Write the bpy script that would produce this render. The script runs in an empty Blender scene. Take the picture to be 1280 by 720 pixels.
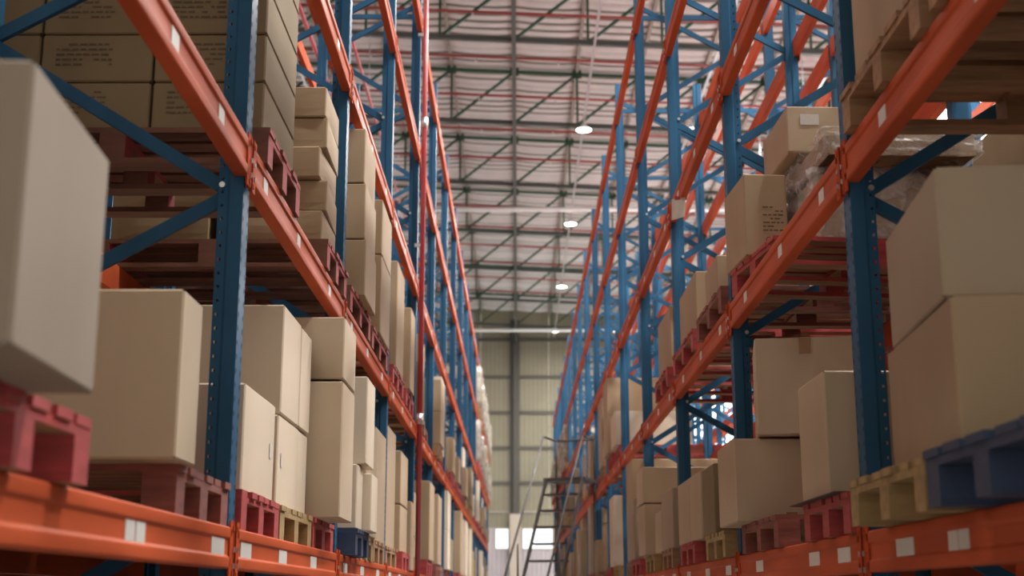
import bpy, bmesh, math, random
from mathutils import Vector, Matrix

R = random.Random(11)
C = bpy.context.scene.collection
SC = bpy.context.scene

# ------------------------------------------------------------------ camera, world, light, exposure
EYE = 1.45
cam_d = bpy.data.cameras.new('camera')
cam_d.sensor_width = 36.0
cam_d.lens = 46.96
cam_d.clip_start = 0.05
cam_d.clip_end = 300
cam_d.dof.use_dof = True
cam_d.dof.focus_distance = 6.6
cam_d.dof.aperture_fstop = 2.6
cam = bpy.data.objects.new('camera', cam_d)
cam.location = (0, 0, EYE)
cam.rotation_euler = (math.pi / 2 + 0.2282, 0, 0.0042)
C.objects.link(cam)
SC.camera = cam

world = bpy.data.worlds.new('world')
SC.world = world
world.use_nodes = True
wb = world.node_tree.nodes['Background']
wb.inputs[0].default_value = (1.0, 0.92, 0.78, 1)
wb.inputs[1].default_value = 1.15

SC.view_settings.view_transform = 'Standard'
SC.view_settings.look = 'None'
SC.view_settings.gamma = 1
SC.view_settings.use_curve_mapping = False
SC.view_settings.exposure = -0.25
LAMP_W = {'aisle': 340.0, 'window_side': 950.0, 'far_side': 200.0}
PANE_E = 7.0

# ------------------------------------------------------------------ materials
def mat(name, col, rough=0.6, metal=0.0, var=0.0, scale=4.0, bump=0.0, stretch=(1, 1, 1), spec=0.5, col2=None, detail=4.0):
    m = bpy.data.materials.new(name)
    m.use_nodes = True
    nt = m.node_tree
    b = nt.nodes['Principled BSDF']
    b.inputs['Roughness'].default_value = rough
    b.inputs['Metallic'].default_value = metal
    b.inputs['Specular IOR Level'].default_value = spec
    b.inputs['Base Color'].default_value = (*col, 1)
    if var > 0 or col2 or bump > 0:
        tc = nt.nodes.new('ShaderNodeTexCoord')
        mp = nt.nodes.new('ShaderNodeMapping')
        mp.inputs['Scale'].default_value = stretch
        nz = nt.nodes.new('ShaderNodeTexNoise')
        nz.inputs['Scale'].default_value = scale
        nz.inputs['Detail'].default_value = detail
        nt.links.new(tc.outputs['Object'], mp.inputs[0])
        nt.links.new(mp.outputs[0], nz.inputs['Vector'])
        if var > 0 or col2:
            rp = nt.nodes.new('ShaderNodeValToRGB')
            c2 = col2 or tuple(min(1, c * (1 + var)) for c in col)
            c1 = col if col2 else tuple(c * (1 - var) for c in col)
            rp.color_ramp.elements[0].position = 0.32
            rp.color_ramp.elements[1].position = 0.68
            rp.color_ramp.elements[0].color = (*c1, 1)
            rp.color_ramp.elements[1].color = (*c2, 1)
            nt.links.new(nz.outputs['Fac'], rp.inputs[0])
            nt.links.new(rp.outputs[0], b.inputs['Base Color'])
        if bump > 0:
            bp = nt.nodes.new('ShaderNodeBump')
            bp.inputs['Strength'].default_value = bump
            bp.inputs['Distance'].default_value = 0.01
            nt.links.new(nz.outputs['Fac'], bp.inputs['Height'])
            nt.links.new(bp.outputs[0], b.inputs['Normal'])
    return m

def emit(name, col, s):
    m = bpy.data.materials.new(name)
    m.use_nodes = True
    nt = m.node_tree
    nt.nodes.remove(nt.nodes['Principled BSDF'])
    e = nt.nodes.new('ShaderNodeEmission')
    e.inputs[0].default_value = (*col, 1)
    e.inputs[1].default_value = s
    nt.links.new(e.outputs[0], nt.nodes['Material Output'].inputs[0])
    return m

def film_mat():
    m = bpy.data.materials.new('stretch_film')
    m.use_nodes = True
    nt = m.node_tree
    b = nt.nodes['Principled BSDF']
    b.inputs['Base Color'].default_value = (0.80, 0.78, 0.76, 1)
    b.inputs['Roughness'].default_value = 0.16
    tr = nt.nodes.new('ShaderNodeBsdfTransparent')
    mx = nt.nodes.new('ShaderNodeMixShader')
    nz = nt.nodes.new('ShaderNodeTexNoise')
    nz.inputs['Scale'].default_value = 9
    nz.inputs['Detail'].default_value = 5
    nz.inputs['Distortion'].default_value = 1.5
    tc = nt.nodes.new('ShaderNodeTexCoord')
    rp = nt.nodes.new('ShaderNodeMapRange')
    rp.inputs['From Min'].default_value = 0.35
    rp.inputs['From Max'].default_value = 0.7
    rp.inputs['To Min'].default_value = 0.12
    rp.inputs['To Max'].default_value = 0.62
    bp = nt.nodes.new('ShaderNodeBump')
    bp.inputs['Strength'].default_value = 0.9
    bp.inputs['Distance'].default_value = 0.03
    L = nt.links.new
    L(tc.outputs['Object'], nz.inputs['Vector'])
    L(nz.outputs['Fac'], rp.inputs['Value'])
    L(nz.outputs['Fac'], bp.inputs['Height'])
    L(bp.outputs[0], b.inputs['Normal'])
    L(rp.outputs[0], mx.inputs[0])
    L(tr.outputs[0], mx.inputs[1])
    L(b.outputs[0], mx.inputs[2])
    L(mx.outputs[0], nt.nodes['Material Output'].inputs[0])
    return m

def ribbed(name, col, rough, pitch, axis=0, depth=0.5):
    """sheet metal with fine ribs (relief only)"""
    m = mat(name, col, rough, 0, var=0.06, scale=1.2)
    nt = m.node_tree
    tc = nt.nodes.new('ShaderNodeTexCoord')
    w = nt.nodes.new('ShaderNodeTexWave')
    w.bands_direction = 'XYZ'[axis]
    w.inputs['Scale'].default_value = 0.314 / pitch
    w.inputs['Distortion'].default_value = 0
    bp = nt.nodes.new('ShaderNodeBump')
    bp.inputs['Strength'].default_value = depth
    bp.inputs['Distance'].default_value = 0.03
    nt.links.new(tc.outputs['Object'], w.inputs['Vector'])
    nt.links.new(w.outputs['Fac'], bp.inputs['Height'])
    nt.links.new(bp.outputs[0], nt.nodes['Principled BSDF'].inputs['Normal'])
    return m

M = dict(
    orange=mat('orange_enamel', (0.43, 0.084, 0.034), 0.38, spec=0.008, var=0.13, scale=3, stretch=(1, 0.6, 3)),
    orange_lip=mat('orange_enamel_connector', (0.40, 0.066, 0.024), 0.5, spec=0.01, var=0.12, scale=8),
    blue=mat('blue_enamel', (0.026, 0.082, 0.152), 0.40, spec=0.03, var=0.14, scale=3, stretch=(2, 2, 0.7)),
    steel=mat('zinc_steel', (0.55, 0.55, 0.56), 0.3, metal=0.9),
    label=mat('paper_label', (0.56, 0.54, 0.50), 0.55, var=0.07, scale=60, stretch=(1, 1, 6)),
    kraft=mat('kraft_board', (0.335, 0.24, 0.145), 0.78, var=0.07, scale=3.2, stretch=(1, 1, 0.35), bump=0.05),
    kraft_dark=mat('kraft_board_dark', (0.20, 0.145, 0.075), 0.8, var=0.07, scale=3.0, stretch=(1, 1, 0.35), bump=0.05),
    kraft_dull=mat('kraft_board_dull', (0.235, 0.185, 0.138), 0.76, var=0.06, scale=3.0, stretch=(1, 1, 0.35), bump=0.05),
    kraft_mid=mat('kraft_board_mid', (0.43, 0.335, 0.23), 0.76, var=0.06, scale=3.0, stretch=(1, 1, 0.35), bump=0.05),
    kraft_pale=mat('kraft_board_pale', (0.56, 0.465, 0.35), 0.76, var=0.06, scale=3.0, stretch=(1, 1, 0.35), bump=0.05),
    kraft_grey=mat('kraft_board_grey', (0.33, 0.255, 0.175), 0.78, var=0.06, scale=3.0, stretch=(1, 1, 0.35), bump=0.05),
    tape=mat('brown_tape', (0.27, 0.155, 0.062), 0.25),
    ink=mat('carton_ink', (0.105, 0.075, 0.042), 0.8),
    gap=mat('carton_gap', (0.045, 0.030, 0.018), 0.9),
    red_wood=mat('red_pallet_paint', (0.34, 0.042, 0.042), 0.7, var=0.22, scale=7, stretch=(1, 1, 4), bump=0.2),
    dark_wood=mat('worn_red_pallet_paint', (0.20, 0.055, 0.040), 0.75, var=0.25, scale=7, stretch=(1, 1, 4), bump=0.2),
    red_brown=mat('red_stained_wood', (0.135, 0.055, 0.034), 0.75, var=0.28, scale=7, stretch=(0.6, 3, 3), bump=0.2),
    brown_wood=mat('raw_wood', (0.27, 0.145, 0.068), 0.75, var=0.28, scale=7, stretch=(0.6, 3, 3), bump=0.2),
    yellow_wood=mat('yellowed_wood', (0.30, 0.20, 0.082), 0.75, var=0.25, scale=7, stretch=(0.6, 3, 3), bump=0.2),
    blue_wood=mat('blue_pallet_paint', (0.018, 0.037, 0.085), 0.6, var=0.25, scale=7, bump=0.2),
    slip=mat('slip_sheet', (0.06, 0.035, 0.03), 0.7),
    film=film_mat(),
    wrapped=mat('wrapped_goods', (0.26, 0.225, 0.18), 0.22, var=0.5, scale=5, bump=0.8),
    red_pipe=mat('red_pipe_paint', (0.32, 0.026, 0.030), 0.32, var=0.06, scale=5),
    red_thin=mat('sprinkler_pipe_paint', (0.26, 0.035, 0.030), 0.4),
    green=mat('green_steel_paint', (0.012, 0.060, 0.030), 0.45, var=0.1, scale=4),
    dark_steel=mat('dark_steel_paint', (0.050, 0.058, 0.052), 0.45, var=0.1, scale=4),
    purlin=mat('galvanised_purlin', (0.23, 0.20, 0.165), 0.5, var=0.1, scale=4),
    rib=mat('bare_roof_rib', (0.17, 0.15, 0.125), 0.6),
    foil=mat('roof_insulation', (0.50, 0.475, 0.45), 0.42, var=0.07, scale=2.2, bump=0.12),
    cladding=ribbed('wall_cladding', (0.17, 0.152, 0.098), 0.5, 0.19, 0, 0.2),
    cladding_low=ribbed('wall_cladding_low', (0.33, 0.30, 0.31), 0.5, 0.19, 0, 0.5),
    cladding_side=ribbed('side_cladding', (0.62, 0.60, 0.62), 0.5, 0.25, 1, 0.6),
    girt=mat('girt_paint', (0.055, 0.05, 0.038), 0.6),
    column=mat('column_paint', (0.36, 0.31, 0.25), 0.5),
    floor=mat('concrete_floor', (0.50, 0.485, 0.465), 0.3, var=0.1, scale=1.2),
    white=mat('white_enamel', (0.70, 0.71, 0.68), 0.35),
    lens=emit('lamp_lens', (1.0, 0.97, 0.90), 14.0),
    pane=emit('daylit_pane', (0.93, 0.97, 1.0), PANE_E),
    pane_far=emit('daylit_far_pane', (0.93, 0.98, 1.0), 2.2),
    black=mat('black_steel', (0.045, 0.038, 0.034), 0.5),
)

for _k in ('red_pipe',):
    _b = M[_k].node_tree.nodes['Principled BSDF']
    _b.inputs['Coat Weight'].default_value = 0.35
    _b.inputs['Coat Roughness'].default_value = 0.14

# ------------------------------------------------------------------ mesh helpers
class MB:
    def __init__(s):
        s.v, s.f = [], []
    def box(s, x0, x1, y0, y1, z0, z1):
        n = len(s.v)
        s.v += [(x0, y0, z0), (x1, y0, z0), (x1, y1, z0), (x0, y1, z0), (x0, y0, z1), (x1, y0, z1), (x1, y1, z1), (x0, y1, z1)]
        s.f += [tuple(n + i for i in q) for q in ((0, 3, 2, 1), (4, 5, 6, 7), (0, 1, 5, 4), (1, 2, 6, 5), (2, 3, 7, 6), (3, 0, 4, 7))]
        return s
    def quad(s, a, b, c, d):
        n = len(s.v)
        s.v += [tuple(a), tuple(b), tuple(c), tuple(d)]
        s.f.append((n, n + 1, n + 2, n + 3))
    def prism(s, prof, axis, a, b, closed=True, caps=True):
        """prof: 2-D points; axis 'x': (y,z), 'y': (x,z), 'z': (x,y)"""
        def P(p, t):
            return {'x': (t, p[0], p[1]), 'y': (p[0], t, p[1]), 'z': (p[0], p[1], t)}[axis]
        n, k = len(s.v), len(prof)
        s.v += [P(p, a) for p in prof] + [P(p, b) for p in prof]
        for i in range(k if closed else k - 1):
            j = (i + 1) % k
            s.f.append((n + i, n + j, n + k + j, n + k + i))
        if caps and closed:
            s.f.append(tuple(n + i for i in reversed(range(k))))
            s.f.append(tuple(n + k + i for i in range(k)))
        return s
    def tube(s, p, q, r, n=10, caps=True):
        p, q = Vector(p), Vector(q)
        d = (q - p).normalized()
        u = d.orthogonal().normalized()
        w = d.cross(u)
        b = len(s.v)
        for c in (p, q):
            for i in range(n):
                t = 2 * math.pi * i / n
                s.v.append(tuple(c + u * (r * math.cos(t)) + w * (r * math.sin(t))))
        for i in range(n):
            j = (i + 1) % n
            s.f.append((b + i, b + j, b + n + j, b + n + i))
        if caps:
            s.f.append(tuple(b + i for i in reversed(range(n))))
            s.f.append(tuple(b + n + i for i in range(n)))
        return s
    def bar(s, p, q, w, h, up=(0, 1, 0)):
        """rectangular bar from p to q; w along 'up', h along the other side"""
        p, q, up = Vector(p), Vector(q), Vector(up)
        d = (q - p).normalized()
        a = (up - d * up.dot(d)).normalized() * (w / 2)
        c = d.cross(a).normalized() * (h / 2)
        b = len(s.v)
        for e in (p, q):
            for (i, j) in ((-1, -1), (1, -1), (1, 1), (-1, 1)):
                s.v.append(tuple(e + a * i + c * j))
        s.f += [tuple(b + i for i in f) for f in ((3, 2, 1, 0), (4, 5, 6, 7), (0, 1, 5, 4), (1, 2, 6, 5), (2, 3, 7, 6), (3, 0, 4, 7))]
        return s
    def channel(s, p, q, w, h, t, open_dir):
        """U channel from p to q: web of width w square to open_dir, flanges h deep pointing along open_dir"""
        p, q, o = Vector(p), Vector(q), Vector(open_dir)
        d = (q - p).normalized()
        o = (o - d * o.dot(d)).normalized()
        a = d.cross(o).normalized()
        prof = [(-w/2, 0), (w/2, 0), (w/2, h), (w/2 - t, h), (w/2 - t, t), (-w/2 + t, t), (-w/2 + t, h), (-w/2, h)]
        b, k = len(s.v), len(prof)
        for e in (p, q):
            for (i, j) in prof:
                s.v.append(tuple(e + a * i + o * j))
        for i in range(k):
            j = (i + 1) % k
            s.f.append((b + i, b + j, b + k + j, b + k + i))
        for base, rev in ((b, True), (b + k, False)):
            for f in ((0, 1, 4, 5), (1, 2, 3, 4), (0, 5, 6, 7)):
                g = tuple(base + i for i in (reversed(f) if rev else f))
                s.f.append(g)
        return s
    def mesh(s, name, m, smooth=False):
        me = bpy.data.meshes.new(name)
        me.from_pydata(s.v, [], s.f)
        bm = bmesh.new()
        bm.from_mesh(me)
        bmesh.ops.recalc_face_normals(bm, faces=bm.faces)
        bm.to_mesh(me)
        bm.free()
        me.materials.append(m)
        if smooth:
            me.polygons.foreach_set('use_smooth', [True] * len(me.polygons))
        return me

def obj(name, me, parent=None, loc=(0, 0, 0), rz=0.0, rot=None):
    o = bpy.data.objects.new(name, me)
    C.objects.link(o)
    o.location = loc
    o.rotation_euler = rot if rot else (0, 0, rz)
    if parent:
        o.parent = parent
    return o

def tag(o, label=None, cat=None, group=None, kind=None):
    if label: o['label'] = label
    if cat: o['category'] = cat
    if group: o['group'] = group
    if kind: o['kind'] = kind
    return o

def empty(name, loc=(0, 0, 0), rz=0.0):
    return obj(name, None, None, loc, rz)

ORD = ['zeroth', 'first', 'second', 'third', 'fourth', 'fifth', 'sixth', 'seventh', 'eighth', 'ninth', 'tenth', 'eleventh',
       'twelfth', 'thirteenth', 'fourteenth', 'fifteenth', 'sixteenth', 'seventeenth', 'eighteenth', 'nineteenth', 'twentieth']
RACK = {'L': 'riser-pipe rack', 'R': 'step-ladder rack'}

# ------------------------------------------------------------------ layout numbers
XF = {'L': -0.968, 'R': 1.189}          # beam faces on the aisle
Y1 = {'L': 4.642, 'R': 4.690}           # first frame in view
S = {'L': -1, 'R': 1}                   # direction into the rack
PITCH = 2.7
NF = 17                                  # frames 0 .. 16
TOP = 7.61
DZ = {'L': 0.0, 'R': -0.012}
LEV = {i: EYE + 0.2356 + 1.3857 * (i - 1) for i in range(1, 6)}   # beam tops
DEPTH = 1.08
def fy(side, k): return Y1[side] + PITCH * (k - 1)
def ztop(side, l): return LEV[l] + DZ[side]

END_Y = 58.0
WX0, WX1 = -6.2, 7.6
def roof_z(x, base): return base - 0.046 * x
TB = EYE + 11.0          # truss bottom chord at x = 0
TT = EYE + 11.0 * 1.117  # truss top chord
RZ = TT + 0.16           # roof underside

# ------------------------------------------------------------------ setting
fl = obj('floor', MB().box(WX0 - 0.3, WX1 + 0.3, -7, END_Y + 0.3, -0.2, 0).mesh('floor', M['floor']))
tag(fl, kind='structure')

# roof: insulation bays between purlins and trusses, each sagging in ribs
ceil = empty('ceiling', (0, 0, RZ))
tag(ceil, kind='structure')
TR_Y = [2.29 * 11 + 4.84 * i for i in range(-4, 7)]      # truss stations
PNL = 1.5
PX = [-0.07 + PNL * i for i in range(-4, 6)]             # purlin lines
def insulation_mesh(w, ln, drop):
    mb = MB()
    nrib, per, nx = 13, 10, 4
    ys = [ln * i / (nrib * per) for i in range(nrib * per + 1)]
    base = len(mb.v)
    for y in ys:
        t = (y / ln * nrib) % 1.0
        sag = 0.11 if 0.04 < t < 0.24 else -0.05 * math.sin(math.pi * max(0.0, (t - 0.24) / 0.76)) ** 0.8
        for i in range(nx + 1):
            x = w * i / nx
            b = 1 - abs(2 * i / nx - 1) ** 3
            mb.v.append((x, y, sag * (0.45 + 0.55 * b) - 0.03 * b - 0.046 * x))
    for j in range(len(ys) - 1):
        for i in range(nx):
            a = base + j * (nx + 1) + i
            mb.f.append((a, a + 1, a + nx + 2, a + nx + 1))
    me = mb.mesh('insulation_panel', M['foil'], True)
    me.materials.append(M['rib'])
    for p in me.polygons:
        t = (p.center.y / ln * nrib) % 1.0
        if 0.05 < t < 0.25: p.material_index = 1
    return me
ins = insulation_mesh(PNL, 4.84, 0)
ys0 = [TR_Y[0] - 4.84 * i for i in (3, 2, 1)] + TR_Y
for y in ys0:
    for x in PX[:-1]:
        obj('insulation_panel', ins, ceil, (x, y, -0.046 * x))
obj('roof_sheet', MB().prism([(WX0 - 0.3, 0.2 - 0.046 * (WX0 - 0.3)), (WX1 + 0.3, 0.2 - 0.046 * (WX1 + 0.3)), (WX1 + 0.3, 0.3 - 0.046 * WX1), (WX0 - 0.3, 0.3 - 0.046 * WX0)],
    'y', -7.1, END_Y + 0.3).mesh('roof_sheet', M['purlin']), ceil)

# purlins along the building, sitting on the trusses
pur = MB().box(-0.035, 0.035, 0, END_Y, -0.10, 0.06).mesh('purlin', M['purlin'])
for i, x in enumerate(PX):
    obj('purlin', pur, ceil, (x, 0, -0.046 * x - 0.02))
# heavier tie along the ridge of the aisle
tie = obj('tie_beam', MB().box(-0.045, 0.045, 4, END_Y, -0.07, 0.07).mesh('tie_beam', M['dark_steel']), ceil, (-0.07, 0, TB - RZ - 0.02))

# trusses
X0, X1 = PX[0], PX[-1]
ch_t = MB().bar((X0, 0, -0.046 * X0), (X1, 0, -0.046 * X1), 0.07, 0.07).mesh('top_chord', M['green'])
ch_b = MB().bar((X0, 0, -0.046 * X0), (X1, 0, -0.046 * X1), 0.09, 0.10).mesh('bottom_chord', M['dark_steel'])
dh = TT - TB
post = MB().bar((0, 0, 0), (0, 0, dh), 0.05, 0.05).mesh('web_post', M['green'])
diag = MB().bar((0, 0, -0.046 * 0), (PNL, 0, dh - 0.046 * PNL), 0.06, 0.06).mesh('web_diagonal', M['green'])
gus = MB().box(-0.11, 0.11, -0.02, 0.02, -0.10, 0.10).mesh('gusset_plate', M['dark_steel'])
for y in TR_Y:
    t = empty('ceiling_truss', (0, y, TB))
    tag(t, kind='structure')
    obj('top_chord', ch_t, t, (0, 0, dh))
    obj('bottom_chord', ch_b, t)
    for i, x in enumerate(PX):
        obj('web_post', post, t, (x, 0, -0.046 * x))
        obj('gusset_plate', gus, t, (x, 0, -0.046 * x + dh))
        if i < len(PX) - 1:
            obj('web_diagonal', diag, t, (x, 0, -0.046 * x))

# end wall: cladding rows between girts
we = empty('wall_end', (0, END_Y, 0))
tag(we, kind='structure')
cw = 1.5
GZ = [EYE + z * END_Y for z in (0.0348, 0.0505, 0.0621, 0.0833, 0.1094, 0.1359, 0.1629, 0.1916)]
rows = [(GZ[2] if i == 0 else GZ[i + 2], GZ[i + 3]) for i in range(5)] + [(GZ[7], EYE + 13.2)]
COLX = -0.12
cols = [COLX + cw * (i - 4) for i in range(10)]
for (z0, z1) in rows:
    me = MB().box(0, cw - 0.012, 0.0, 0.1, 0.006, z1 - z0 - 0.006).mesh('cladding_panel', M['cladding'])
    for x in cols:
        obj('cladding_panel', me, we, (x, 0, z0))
gm = MB().box(cols[0], cols[-1] + cw, -0.08, 0, -0.07, 0.07).mesh('wall_girt', M['girt'])
for z in GZ[3:]:
    obj('wall_girt', gm, we, (0, 0, z))
obj('wall_girt', MB().box(cols[0], cols[-1] + cw, -0.06, 0, -0.05, 0.05).mesh('wall_girt', M['purlin']), we, (0, 0, GZ[2]))
# low part with two daylight windows
def low(x0, x1, z0, z1, m='cladding_low'):
    obj('cladding_panel', MB().box(x0, x1, 0, 0.1, z0, z1).mesh('cladding_panel', M[m]), we)
WIN = [(-0.98, -0.36), (0.18, 1.52)]
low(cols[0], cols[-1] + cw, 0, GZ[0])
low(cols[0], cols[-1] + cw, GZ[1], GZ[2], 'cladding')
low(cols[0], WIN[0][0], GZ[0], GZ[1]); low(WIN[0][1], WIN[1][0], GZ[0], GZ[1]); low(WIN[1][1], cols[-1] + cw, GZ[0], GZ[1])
for i, (a, b) in enumerate(WIN):
    w = empty('window_%d' % (i + 1), (0, END_Y, GZ[0]))
    tag(w, kind='structure')
    h = GZ[1] - GZ[0]
    obj('window_pane', MB().box(a, b, 0.05, 0.08, 0, h).mesh('window_pane', M['pane_far']), w)
    fr = MB()
    for q in ((a, b, 0, 0.05), (a, b, h - 0.05, h)): fr.box(q[0], q[1], -0.03, 0.04, q[2], q[3])
    for q in ((a, a + 0.05), (b - 0.05, b)): fr.box(q[0], q[1], -0.03, 0.04, 0.05, h - 0.05)
    obj('window_frame', fr.mesh('window_frame', M['column']), w)
# columns on the end wall
for i, x in enumerate((COLX, COLX + 6.0)):
    cz = 4.95
    t = empty('trim_%d' % (i + 1), (x, END_Y - 0.1, 0))
    tag(t, kind='structure')
    obj('upper_column', MB().box(-0.06, 0.06, -0.2, 0, cz, EYE + 12.0).box(-0.2, 0.2, -0.02, 0.02, cz, EYE + 12.0).mesh('upper_column', M['girt']), t)
    obj('lower_column', MB().box(-0.22, 0.24, -0.25, 0, 0, cz).mesh('lower_column', M['column']), t)

# side walls of white cladding; the one behind the step-ladder rack has daylight windows
def side_wall(name, x, s):
    w = empty(name, (x, 0, 0))
    tag(w, kind='structure')
    return w
wl = side_wall('wall_left', WX0, -1)
for i in range(-1, 12):
    obj('cladding_panel', MB().box(-0.1, 0, i * 5 + 0.01, i * 5 + 4.99, 0, EYE + 12.6).mesh('cladding_panel', M['cladding_side']), wl, (0, -2, 0))
wr = side_wall('wall_right', WX1, 1)
WZ0, WZ1 = 2.4, 5.8
for i in range(13):
    y0 = -7 + i * 5
    WZ0, WZ1 = (2.4, 5.8) if y0 < 30 else (6.0, 9.2)
    obj('cladding_panel', MB().box(0, 0.1, y0 + 0.01, y0 + 4.99, 0, WZ0).mesh('cladding_panel', M['cladding_side']), wr)
    obj('cladding_panel', MB().box(0, 0.1, y0 + 0.01, y0 + 4.99, WZ1, EYE + 12.0).mesh('cladding_panel', M['cladding_side']), wr)
    if y0 < 9:
        obj('cladding_panel', MB().box(0, 0.1, y0 + 0.01, y0 + 4.99, WZ0 + 0.005, WZ1 - 0.005).mesh('cladding_panel', M['cladding_side']), wr)
        continue
    w = empty('window_%d' % (i - 1), (WX1, y0, WZ0))
    tag(w, kind='structure')
    h = WZ1 - WZ0
    fr = MB()
    for z in (0, h / 3, 2 * h / 3, h - 0.08): fr.box(-0.03, 0.06, 0.01, 4.99, z, z + 0.08)
    for y in (0.01, 1.66, 3.32, 4.89): fr.box(-0.02, 0.05, y, y + 0.1, 0.0, h)
    obj('window_frame', fr.mesh('window_frame', M['white']), w)
    for a in range(3):
        for b in range(3):
            obj('window_pane', MB().box(0.02, 0.035, 0.11 + 1.66 * a, 1.66 * (a + 1), 0.08 + h / 3 * b, h / 3 * (b + 1)).mesh('window_pane', M['pane']), w)

# ------------------------------------------------------------------ roof services
spr = MB()
spr.tube((X0, 0, -0.046 * X0), (X1, 0, -0.046 * X1), 0.032, 8)
spr_me = spr.mesh('pipe_run', M['red_thin'], True)
head = MB().tube((0, 0, -0.01), (0, 0, -0.10), 0.016, 6).tube((0, 0, -0.10), (0, 0, -0.112), 0.03, 6).mesh('sprinkler_head', M['steel'])
for i in range(14):
    y = 2.166 * 11.55 + 2.29 * (i - 2)
    t = empty('sprinkler_pipe', (0, y, EYE + 11.5))
    tag(t, 'thin red sprinkler pipe under the roof, %s counted from the near end' % ORD[i + 1], 'pipe', 'sprinkler branch pipes under the roof')
    obj('pipe_run', spr_me, t)
    for x in (-3.2, -0.9, 0.9, 3.2):
        obj('sprinkler_head', head, t, (x, 0, -0.046 * x))
for x, r, lb in ((-3.706, 0.04, 'red sprinkler main running lengthwise, the outer of two behind the riser-pipe rack'),
                 (-2.977, 0.032, 'thin red sprinkler main running lengthwise, nearer the riser-pipe rack'),
                 (5.732, 0.055, 'thick red sprinkler main running lengthwise behind the step-ladder rack')):
    z = EYE + 9.8
    t = empty('sprinkler_main', (x, 0, z))
    tag(t, lb, 'pipe', 'red sprinkler mains')
    obj('pipe_run', MB().tube((0, 3, 0), (0, 56, 0), r, 10).mesh('pipe_run', M['red_pipe'], True), t)
    for y in TR_Y[2:]:
        obj('hanger_rod', MB().tube((0, y, r), (0, y, TB - z - 0.046 * x), 0.01, 6).mesh('hanger_rod', M['steel']), t)
        obj('pipe_coupling', MB().tube((0, y - 0.9, 0), (0, y - 0.8, 0), r * 1.3, 10).mesh('pipe_coupling', M['red_pipe'], True), t)
LAMP_Z = EYE + 10.7
for n, (y, z) in enumerate(((3.39 * 10.7, EYE + 10.7), (5.024 * 10.7, EYE + 10.7))):
    o = obj('roof_conduit', MB().tube((WX0 + 0.2, y, z), (WX1 - 0.2, y, z), 0.07, 10).mesh('roof_conduit', M['white'], True))
    tag(o, 'white conduit crossing level under the roof, %s of the two' % ('nearer' if n == 0 else 'farther'), 'conduit', 'white conduits crossing the roof')
def lamp(x, y, n, row, watt):
    t = empty('bay_lamp', (x, y, LAMP_Z))
    tag(t, 'round white high bay lamp, %s of the row %s' % (ORD[n], row), 'lamp', 'high bay lamps')
    mb = MB()
    k = 16
    prof = [(0.05, 0.16), (0.08, 0.10), (0.16, 0.03), (0.185, 0.0)]
    for j in range(len(prof)):
        for i in range(k):
            a = 2 * math.pi * i / k
            mb.v.append((prof[j][0] * math.cos(a), prof[j][0] * math.sin(a), prof[j][1]))
    for j in range(len(prof) - 1):
        for i in range(k):
            mb.f.append((j * k + i, j * k + (i + 1) % k, (j + 1) * k + (i + 1) % k, (j + 1) * k + i))
    mb.f.append(tuple(range(k)))
    obj('lamp_housing', mb.mesh('lamp_housing', M['white'], True), t)
    me = bpy.data.meshes.new('lamp_lens')
    v = [(0.172 * math.cos(2 * math.pi * i / k), 0.172 * math.sin(2 * math.pi * i / k), 0.0) for i in range(k)] + [(0, 0, -0.04)]
    me.from_pydata(v, [], [(i, k, (i + 1) % k) for i in range(k)])
    me.materials.append(M['lens'])
    obj('lamp_lens', me, t)
    ld = bpy.data.lights.new('bay_light', 'AREA')
    ld.shape = 'DISK'
    ld.size = 0.4
    ld.energy = watt
    ld.color = (1.0, 0.95, 0.87) if watt < 500 else (1.0, 0.975, 0.94)
    lo = bpy.data.objects.new('bay_light', ld)
    C.objects.link(lo)
    lo.parent = t
    lo.location = (0, 0, -0.06)
for row, xs, watt in (('above the aisle', 1.56, 'aisle'), ('over the aisle behind the step-ladder rack', 4.1, 'window_side'), ('beside the windowed wall', 6.6, 'window_side'), ('behind the riser-pipe rack', -4.6, 'far_side')):  # only the aisle row is real; the other rows are unseen added light
    n = 0
    tk = empty('cable_trunking', (xs, 0, LAMP_Z + 0.16))
    tag(tk, 'white cable trunking carrying the row of round lamps ' + row, 'trunking')
    obj('trunking_run', MB().box(-0.022, 0.022, -2, 56, 0, 0.04).mesh('trunking_run', M['steel']), tk)
    for y in TR_Y:
        obj('hanger_rod', MB().tube((0, y, 0.06), (0, y, TB - LAMP_Z - 0.16 - 0.046 * xs), 0.008, 6).mesh('hanger_rod', M['steel']), tk)
    for i in range(0, 7):
        y = 29.7 + 8.1 * (i - 3)
        if xs < 0 and i % 2: continue
        n += 1
        lamp(xs, y, n, row, LAMP_W[watt] * (0.4 if y > 50 else 1.0))

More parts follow.
